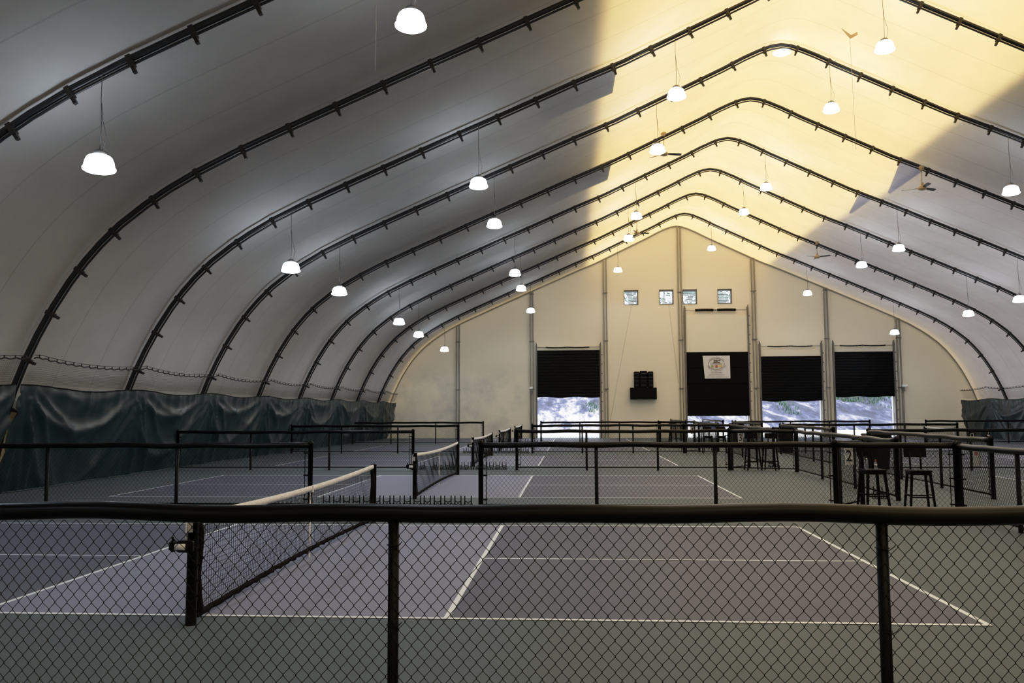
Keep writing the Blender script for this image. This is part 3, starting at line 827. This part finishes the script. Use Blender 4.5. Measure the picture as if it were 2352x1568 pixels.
# winch on the near post with its cord, roller and tag
w = MB(); w.bev((-.105, -.40, .615), (.04, -.345, .715), .012, 'black_post'); w.bev((-.165, -.42, .62), (-.10, -.34, .72), .02, 'black_post'); w.tube([(-.13,-.38,.70),(-.135,-.40,.745)], .011, 'black_post', 6); wo = w.build('winch', net)
w = MB(); w.tube([(-.10,-.412,.665),(-.02,-.412,.665)], .027, 'white_paint', 12); w.build('roller', wo)['label'] = 'white roller'
w = MB(); w.tube([(-.035,-.365,.70),(-.04,-.355,.80),(-.035,-.35,.90),(0,-.30,.945),(0,-.2,.93)], .007, 'white_paint', 6); w.build('net_cord', net)['label'] = 'white cord'
w = MB(); w.box((-.026, -.353, .780), (.018, -.349, .865), 'paper_notice'); w.box((-.020,-.3535,.80),(.0,-.353,.84),'label_pale'); w.build('tag', net)['label'] = 'small pale card'
nets = []
clab = ['nearest court', 'second court', 'third court', 'fourth court', 'court nearest the end wall']
first = True
for side, cx in enumerate(NETX):
    for i, y in enumerate(COURT_Y):
        if side == 1 and i not in (2, 3): continue
        o = net if first else dup(net)
        first = False
        o.location = (cx, y, 0)
        tag(o, 'pickleball net with white headband across the %s on the %s' % (clab[i], ['left', 'right'][side]), 'net', 'pickleball nets')
# ------------------------------------------------------------------ prong racks in the fence gaps
pu = MB()
for z0 in (.0,):
    for k in range(3):
        cx_ = -.062+.062*k
        for zc, r in ((.030, .026), (.080, .024)):
            ring = [(cx_+r*math.cos(a), 0, zc+r*math.sin(a)) for a in [2*PI*q/10 for q in range(11)]]
            pu.tube(ring, .008, 'black_matte', 5, cap=False)
for x in (-.06, .06):
    pu.tube([(x,0,.08),(x,0,.245)], .011, 'black_matte', 7)
pu.tube([(-.06,0,.155),(-.03,0,.135),(0,0,.128),(.03,0,.135),(.06,0,.155)], .009, 'black_matte', 6)
pu.box((-.092,-.012,.046),(.092,.012,.062), 'black_matte')
PU = pu.mesh('prong_unit')
def rack(x0, x1, y, n_, label, skip=(), group='prong racks across the net gaps'):
    root = empty('prong_rack', (x0, y, 0)); tag(root, label, 'rack', group)
    for i in range(n_):
        if i in skip: continue
        o = ob('prong_unit', PU, root, ((x1-x0)*(i+.5)/n_, .02*math.sin(i*1.7), 0)); o.rotation_euler = (0, 0, .5*math.sin(i*2.3)*(.5 if i % 4 else 1.2))
for i, y in enumerate(FY):
    if i == 1: rack(-1.46, 1.26, y+.1, 14, 'low black rack of upright prongs across the gap in the second fence row', skip=(1,))
    else: rack(-1.42, 1.42, y, 15, 'low black rack of upright prongs across the gap in the %s fence row' % ['first', '', 'third', 'farthest'][i])
rack(9.28, 9.62, 10.4, 2, 'short black prong rack on the floor behind the nearest stools', group=None)
rack(9.28, 9.64, 19.6, 2, 'short black prong rack on the floor behind the second pair of stools', group=None)

# ------------------------------------------------------------------ stools
st = empty('bar_stool')
SH = .72
mb = MB(); mb.bev((-.19,-.19,SH-.035), (.19,.19,SH), .012, 'stool_black'); mb.box((-.17,-.17,SH-.085), (.17,.17,SH-.03), 'stool_black'); mb.build('seat', st)
for sx in (-1, 1):
    for sy in (-1, 1):
        mb = MB(); a = Vector((sx*.15, sy*.15, SH-.04)); b = Vector((sx*.205, sy*.205, 0))
        r_ = .019
        vs = []
        for p, r in ((b, r_*.9), (a, r_*1.15)): vs += [p+Vector((-r,-r,0)), p+Vector((r,-r,0)), p+Vector((r,r,0)), p+Vector((-r,r,0))]
        mb.add(vs, [(3,2,1,0),(4,5,6,7),(0,1,5,4),(1,2,6,5),(2,3,7,6),(3,0,4,7)], 'stool_black'); mb.build('leg', st)
mb = MB(); q = .187
for a, b, z in (((-q,-q),(q,-q),.25), ((q,-q),(q,q),.28), ((q,q),(-q,q),.25), ((-q,q),(-q,-q),.28)):
    mb.tube([(a[0],a[1],z),(b[0],b[1],z)], .013, 'stool_black', 6)
mb.build('footrest', st)
mb = MB()
for x in (-.09, .09): mb.tube([(x,.17,SH-.02),(x,.18,SH+.14),(x,.205,SH+.30)], .017, 'stool_black', 6)
mb.build('back_posts', st)
mb = MB(); vs = []; fs = []
for i in range(9):
    u = -1+2*i/8; yy = .195-.02*(1-u*u)*-1-.015*u*u*1.0
    for z, dy in ((SH+.215, 0), (SH+.38, .03)): vs += [(u*.19, yy+dy-.012, z), (u*.19, yy+dy+.012, z)]
for i in range(8):
    b = i*4
    fs += [(b, b+2, b+6, b+4), (b+1, b+5, b+7, b+3), (b+2, b+3, b+7, b+6), (b, b+4, b+5, b+1)]
fs += [(0,1,3,2), (32,34,35,33)]
mb.add(vs, fs, 'stool_black'); mb.build('backrest', st)
ST = [(8.66, 8.52, .10, 'black bar stool holding two bottles, just right of the number 2 sign'),
      (9.40, 8.34, -.12, 'black bar stool with an empty seat, right of the stool holding bottles'),
      (8.66, 18.84, .05, 'black bar stool beside the number 3 sign, left of its pair'),
      (9.16, 18.78, -.45, 'black bar stool turned aside, right of its pair near the number 3 sign'),
      (8.95, 29.2, .0, 'black bar stool in the third seating bay, left of its pair'),
      (9.48, 29.0, -.1, 'black bar stool in the third seating bay, right of its pair'),
      (8.7, 39.6, .0, 'black bar stool in the farthest seating bay by the end wall')]
for i, (x, y, rz, lab) in enumerate(ST):
    o = st if i == 0 else dup(st)
    o.location = (x, y, 0); o.rotation_euler = (0, 0, rz)
    tag(o, lab, 'stool', 'bar stools in the seating bays')
# bottles on the first stool
root = empty('drink_bottle', (8.715, 8.50, SH)); root.scale = (.8, .8, .8); tag(root, 'clear drink bottle with orange cap standing on the stool seat', 'bottle')
mb = MB(); mb.lathe([(0,.0),(.030,0),(.033,.01),(.033,.05),(.030,.065),(.033,.08),(.033,.13),(.026,.155),(.014,.175),(.014,.185)], 'clear_plastic', 16); mb.build('body', root)
mb = MB(); mb.lathe([(.0335,.055),(.0338,.055),(.0338,.12),(.0335,.12)], 'label_pale', 16); mb.build('label_wrap', root)
mb = MB(); mb.lathe([(.017,.178),(.019,.178),(.019,.205),(.015,.212),(0,.212)], 'cap_orange', 14); mb.build('cap', root)['label'] = 'orange cap'
root = empty('water_bottle', (8.56, 8.50, SH)); root.scale = (.75, .75, .75); tag(root, 'plain clear water bottle left of the orange-capped bottle', 'bottle')
mb = MB(); mb.lathe([(0,0),(.032,0),(.034,.01),(.034,.19),(.030,.215),(.016,.235),(.016,.25)], 'clear_plastic', 16); mb.build('body', root)
mb = MB(); mb.lathe([(.017,.24),(.018,.24),(.018,.262),(0,.262)], 'sign_white', 12); mb.build('cap', root)
# number signs
for dig, px0, y, zc, hgt, wid, lab in (('2', 8.45, 9.12, .92, .335, .155, 'white court sign with black number 2 on the wing panel'),
                                  ('3', 8.43, 19.45, .94, .335, .155, 'white court sign with black number 3 on the wing panel'),
                                  ('4', 8.40, 29.85, .95, .335, .155, 'white court sign with black number 4 on the wing panel')):
    root = empty('court_sign', (px0, y, zc-hgt/2)); root.rotation_euler = (-.10, 0, 0); tag(root, lab, 'sign', 'numbered court signs')
    mb = MB(); mb.bev((-wid/2, -.006, 0), (wid/2, .006, hgt), .004, 'sign_white'); mb.build('plate', root)
    mb = MB(); add_text(mb, dig, .30, 0, hgt*.49, 'ink_black', -.0075, bold=.004, xs=.75); mb.build('digit', root)['label'] = 'black digit'
    mb = MB(); mb.tube([(0,.0,hgt-.01),(0,.0,hgt+.06)], .004, 'black_wire', 5); mb.build('tie', root)
# notice on the right aisle fence
root = empty('paper_notice', (11.60, 10.95, .62)); tag(root, 'small paper notice with red print tied to the right aisle fence', 'notice')
root.rotation_euler = (0, 0, -1.2)
mb = MB(); mb.box((-.09,-.004,0), (.09,0,.32), 'paper_notice'); mb.build('sheet', root)
mb = MB(); mb.box((-.05,-.006,.22), (.03,-.0045,.29), 'notice_red'); mb.build('print', root)
# dark plate on the far right fence post
root = empty('plate_sign', (14.98, FY[1]-.05, .86)); tag(root, 'small dark plate with pale outline hung below the right fence rail', 'sign')
mb = MB(); mb.box((-.10,-.012,0), (.10,-.002,.24), 'panel_black'); mb.build('plate', root)
mb = MB()
for a, b in (((-.05,.12),(.05,.135)), ((-.05,.205),(.05,.22)), ((-.05,.12),(-.035,.22)), ((.035,.12),(.05,.22)), ((.02,.03),(.05,.07))): mb.box((a[0],-.016,a[1]), (b[0],-.0125,b[1]), 'label_pale')
mb.build('outline', root)
# black lidded bins by the right bays
bn = empty('storage_bin')
mb = MB(); vs = []
for z, k in ((.0, .84), (.98, 1.0)): vs += [(-.32*k,-.30*k,z), (.32*k,-.30*k,z), (.32*k,.30*k,z), (-.32*k,.30*k,z)]
mb.add(vs, [(3,2,1,0),(4,5,6,7),(0,1,5,4),(1,2,6,5),(2,3,7,6),(3,0,4,7)], 'bin_black'); mb.bev((-.35,-.33,.95),(.35,.33,1.0), .01, 'bin_black'); mb.build('body', bn)
mb = MB(); mb.bev((-.36,-.34,1.0),(.36,.34,1.07), .025, 'bin_black'); mb.tube([(-.28,.36,1.03),(.28,.36,1.03)], .015, 'bin_black', 6); mb.build('lid', bn)
for i, (x, y, lab) in enumerate(((12.44, 19.25, 'black lidded bin behind the right end of the second fence row'), (12.22, 29.6, 'black lidded bin behind the right end of the third fence row'), (12.2, 40.0, 'black lidded bin behind the right end of the farthest fence row'))):
    o = bn if i == 0 else dup(bn)
    o.location = (x, y, 0); tag(o, lab, 'bin', 'black bins beside the middle aisle')

# ------------------------------------------------------------------ side curtains and netting
def curtain(name, x_top, x_bot, y0, y1, ztop, side, label, bays, seed):
    rnd = random.Random(seed); mb = MB()
    ny = int((y1-y0)/.07); nz = 34; vs = []; fs = []
    amp = {}
    def fold(y, v):
        # v: 0 top .. 1 bottom ; festoon folds sag between the ribs, pleats run down from the top
        f = 0.
        b0 = max([b for b in bays if b <= y] or [bays[0]-4.9]); b1 = min([b for b in bays if b > y] or [bays[-1]+4.9])
        u = (y-b0)/(b1-b0); rr = math.sin(b0*3.7); c = (2*u-1)+.35*rr*(1-(2*u-1)**2)
        # swags: broad folds sagging between two hanging points, each with a fairly crisp crest
        s_ = v*(1.9+.5*rr)/(1.22-c*c)
        w_ = max(0., 1-c*c)**.6*min(1, v*2.5)*max(0., 1-.35*v)
        ph = 6.4*math.sqrt(s_+.03)+1.7*rr
        f += .18*(1-abs(math.sin(ph)))**1.5*w_
        # folds fanning out and down from each hanging point
        for bb, sg in ((b0, 1), (b1, -1)):
            d_ = abs(y-bb)+.02; an_ = math.atan2(d_, v*2.35+.12)
            f += .12*(1-abs(math.sin(an_*8.5+rr*2)))**2.2*math.exp(-d_*.5)*min(1, v*5)
        f += .05*math.sin(y*2.1+1.3*math.sin(y*.7)+v)*(.4+.6*v)
        # short gathers under the hem
        f += .022*math.sin(y*14+3*math.sin(y*1.3))*math.exp(-v*4.5)
        f += .03*math.sin(y*6.3+2*math.sin(y*.9)+rr)*math.exp(-v*1.5)*(.3+.7*abs(math.sin(y*.6)))
        return f
    for j in range(nz+1):
        v = j/nz
        for i in range(ny+1):
            y = y0+(y1-y0)*i/ny
            zt = ztop + .05*math.cos((y-bays[0])/4.925*2*PI)
            z = zt*(1-v)+.015
            x = x_top+(x_bot-x_top)*v**1.3 + side*fold(y, v)
            if side > 0: x = XC-(XC-x)*lscale(y)
            vs.append((x, y + .03*math.sin(v*6+y*2), z))
    for j in range(nz):
        for i in range(ny): fs.append((j*(ny+1)+i, j*(ny+1)+i+1, (j+1)*(ny+1)+i+1, (j+1)*(ny+1)+i))
    root = empty(name, (0,0,0)); tag(root, label, 'curtain', None)
    mb.add(vs, fs, 'curtain_vinyl', True); mb.build('vinyl_sheet', root)
    h = MB(); h.tube([Vector(vs[i])+Vector((side*.01,0,0)) for i in range(0, ny+1, 2)], .014, 'black_matte', 5); h.build('top_hem', root)
    h = MB(); h.tube([Vector(vs[nz*(ny+1)+i])+Vector((side*.012,0,.01)) for i in range(0, ny+1, 2)], .013, 'curtain_hem', 5); h.build('bottom_hem', root)
    return root
BAYS = sorted(RIBY)
curtain('vinyl_curtain', -8.92, -9.52, 10.62, 48.9, 2.36, 1, 'long dark green vinyl curtain hanging along the left side wall', BAYS, 1)
curtain('vinyl_curtain', -8.92, -9.52, 2.0, 10.50, 2.36, 1, 'dark green curtain piece at the left picture edge', BAYS, 2)
curtain('vinyl_curtain', 28.15, 28.45, 33.0, 49.2, 2.36, -1, 'dark green vinyl curtain hanging along the right side wall', BAYS, 3)
def netting(x0, x1, y0, y1, zlo, zr, side, label):
    root = empty('barrier_netting', (0,0,0)); tag(root, label, 'netting')
    def ropez(y):
        b0 = max([b for b in BAYS if b <= y] or [BAYS[0]]); b1 = min([b for b in BAYS if b > y] or [BAYS[-1]+4.9])
        u = (y-b0)/(b1-b0); return zr - .12*math.sin(PI*u)**.8
    def scal(y): return ropez(y) - .035*abs(math.sin(y*PI/.35))
    ys_ = [y0+(y1-y0)*i/int((y1-y0)/.07) for i in range(int((y1-y0)/.07)+1)]
    def xat(z, y=0.):
        x = x0+(x1-x0)*(z-zlo)/(zr-zlo)
        return XC-(XC-x)*lscale(y) if side > 0 else x
    mb = MB(); mb.tube([(xat(ropez(y), y), y, ropez(y)+.045) for y in ys_[::4]], .007, 'rope_black', 5); mb.build('support_wire', root)
    mb = MB(); mb.tube([(xat(scal(y), y)+side*.01, y, scal(y)) for y in ys_], .016, 'rope_black', 5)
    yy = y0+.17
    while yy < y1:
        mb.box((xat(ropez(yy), yy)-.008, yy-.012, scal(yy)-.005), (xat(ropez(yy), yy)+.008, yy+.012, ropez(yy)+.05), 'rope_black'); yy += .35
    mb.build('edge_rope', root)
    mb = MB(); nr = 13
    for k in range(nr+1):
        v = k/nr
        pts = []
        for y in ys_[::6]:
            z = zlo+(scal(y)-zlo)*v; pts.append((xat(z, y), y, z-.02*math.sin(v*PI)))
        thin(mb, pts, .0019, 'net_cord')
    yy = y0
    while yy <= y1:
        zt = scal(yy); thin(mb, [(xat(zlo, yy), yy, zlo), (xat((zlo+zt)/2, yy), yy+.012*math.sin(yy*9), (zlo+zt)/2), (xat(zt, yy), yy, zt)], .0016, 'net_cord'); yy += .06
    mb.build('net_mesh', root)
netting(-8.95, -8.70, 10.75, 48.7, 2.44, 3.06, 1, 'thin black barrier netting above the long left curtain')
netting(-8.95, -8.70, 4.0, 10.6, 2.44, 3.06, 1, 'thin black barrier netting above the curtain piece at the left edge')
netting(28.15, 27.9, 33.0, 48.9, 2.44, 3.1, -1, 'thin black barrier netting above the right curtain')

# ------------------------------------------------------------------ outdoors behind the end wall
mb = MB(); mb.poly([(-60,YEND+.3,-.02),(80,YEND+.3,-.02),(80,71,-.02),(-60,71,-.02)], 'pavement')
struct(mb.build('ground'), 'bright pavement outside the doors')
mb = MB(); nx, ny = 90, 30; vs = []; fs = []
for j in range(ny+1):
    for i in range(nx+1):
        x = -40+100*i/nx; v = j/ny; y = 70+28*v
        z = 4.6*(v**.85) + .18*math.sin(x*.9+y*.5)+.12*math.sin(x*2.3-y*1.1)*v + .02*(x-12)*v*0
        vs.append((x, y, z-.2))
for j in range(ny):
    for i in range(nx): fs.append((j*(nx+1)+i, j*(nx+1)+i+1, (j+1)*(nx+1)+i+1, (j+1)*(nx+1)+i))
mb.add(vs, fs, 'embankment_dapple', True); struct(mb.build('embankment'), 'embankment behind the hall with sun and shade dapple painted on')
# weeds
mb = MB(); rnd = random.Random(5)
for k in range(900):
    x = rnd.uniform(32, 40) if k < 620 else rnd.choice((rnd.gauss(5.6,.5), rnd.gauss(37,1.5), rnd.gauss(25.0,.4))); y = rnd.uniform(85.5, 91.5) if k < 620 else rnd.uniform(78, 85)
    v = (y-70)/28; z = 4.6*v**.85+.18*math.sin(x*.9+y*.5)+.12*math.sin(x*2.3-y*1.1)*v-.2
    for q in range(3):
        a = rnd.uniform(0, 2*PI); h = rnd.uniform(.1, .5); l = rnd.uniform(.05, .25)
        mb.poly([(x-.03*math.sin(a), y, z), (x+.03*math.sin(a), y, z), (x+l*math.cos(a), y+l*math.sin(a), z+h)], 'weed_green')
tag(mb.build('weeds'), 'green weeds growing over the embankment outside', 'weeds', kind='stuff')
def tree(x, y, h, crown, seed, label):
    rnd = random.Random(seed)
    root = empty('tree', (x, y, 3.0)); tag(root, label, 'tree', 'trees behind the embankment')
    mb = MB(); mb.tube([(0,0,-1.0),(.1,0,h*.3),(-.1,.1,h*.6),(.05,0,h*.9)], [.28,.22,.15,.05], 'trunk_brown', 8)
    for k in range(7):
        a = rnd.uniform(0, 2*PI); z0 = h*rnd.uniform(.35, .75)
        mb.tube([(0,0,z0),(math.cos(a)*crown*.45, math.sin(a)*crown*.45, z0+1.1),(math.cos(a)*crown*.8, math.sin(a)*crown*.8, z0+1.7)], [.1,.06,.03], 'trunk_brown', 6)
    mb.build('trunk', root)
    mb = MB()
    cl = [(rnd.gauss(0, crown*.42), rnd.gauss(0, crown*.42), h*rnd.uniform(.35, 1.02), rnd.uniform(.7, 1.5)) for _ in range(26)]
    for cx_, cy_, cz_, cr_ in cl:
        for q in range(70):
            d = Vector((rnd.gauss(0,1), rnd.gauss(0,1), rnd.gauss(0,1))); d.normalize(); p = Vector((cx_, cy_, cz_))+d*cr_*rnd.uniform(.5, 1)
            a = Vector((rnd.gauss(0,1), rnd.gauss(0,1), rnd.gauss(0,.6))); a.normalize(); b = a.cross(d); 
            if b.length < .05: continue
            b.normalize(); s = rnd.uniform(.14, .30)
            mb.poly([p-a*s, p-b*s*.5, p+a*s, p+b*s*.5], 'leaf_green')
    mb.build('foliage', root)
TL = ['leftmost small window', 'second small window', 'third small window', 'rightmost small window']
for k, (x, y, h) in enumerate(((9.4, 80, 13.4), (14.1, 92, 15.8), (15.5, 80, 13.4), (20.5, 91, 12.8))):
    tree(x, y, h, [1.7,2.2,1.3,.9][k], 20+k, 'leafy green tree outside, seen through the %s' % TL[k])

# ------------------------------------------------------------------ light
wd = bpy.data.worlds.new('World'); SC.world = wd; wd.use_nodes = True
nt = wd.node_tree; nt.nodes.clear()
bg = nd(nt, 'ShaderNodeBackground'); wo = nd(nt, 'ShaderNodeOutputWorld')
bg.inputs[0].default_value = (.80, .88, 1.0, 1); bg.inputs[1].default_value = 3.0
nt.links.new(bg.outputs[0], wo.inputs[0])
sd = bpy.data.lights.new('sun', 'SUN'); sd.energy = 9.0; sd.angle = .5; sd.color = (1, .96, .88)
so = bpy.data.objects.new('sun', sd); COL.objects.link(so)
so.rotation_euler = Vector((-.12, .42, -1.)).to_track_quat('-Z', 'Y').to_euler()

pl = bpy.data.lights.new('hall_fill_spot', 'SPOT'); pl.energy = 120; pl.color = (.70, .84, 1.0); pl.shadow_soft_size = .22
pl.spot_size = math.radians(165); pl.spot_blend = .35
def down_light(x_, y_, z_):
    lo_ = bpy.data.objects.new('hall_fill_spot', pl); COL.objects.link(lo_); lo_.location = (x_, y_, z_)
for n_, L in PLACE.items():
    for x_, z_ in L: down_light(x_, RIBY[n_]-.05, z_-.33)  # extra spot added below each dome to light the floor
# unseen rows overhead and behind the viewpoint, added to brighten the near floor
for y_, xs_ in ((RIBY[8], (6.2, 11.95, 17.6, 22.6)), (RIBY[9], (-4.6, .7, 6.2, 11.95, 17.6, 22.6)), (RIBY[11], (-4.6, .7, 6.2, 11.95, 17.6))):
    for x_ in xs_: down_light(x_, y_-.05, profz(PROF, abs(x_-XC))-1.8)
SC.view_settings.view_transform = 'Standard'
SC.view_settings.look = 'None'
SC.view_settings.exposure = 0.
# soft shoulder for the overexposed roof and doors
SC.view_settings.use_curve_mapping = True
cm = SC.view_settings.curve_mapping; cm.black_level = (0,0,0); cm.white_level = (4,4,4)
cv = cm.curves[3]; cv.points[0].location = (0,0); cv.points[1].location = (1,1)
for x_, y_ in ((.05,.20),(.11,.44),(.15,.58),(.20,.71),(.275,.83),(.36,.94),(.45,.99)): cv.points.new(x_, y_)
for p_ in cv.points: p_.handle_type = 'AUTO_CLAMPED'
cv.points[0].handle_type = 'VECTOR'; cv.points[1].handle_type = 'VECTOR'
cm.update()
cy = SC.cycles
cy.max_bounces = 7; cy.diffuse_bounces = 4; cy.glossy_bounces = 2; cy.transmission_bounces = 4; cy.transparent_max_bounces = 6
cy.caustics_reflective = False; cy.caustics_refractive = False
cy.sample_clamp_indirect = 6.
cy.use_denoising = True
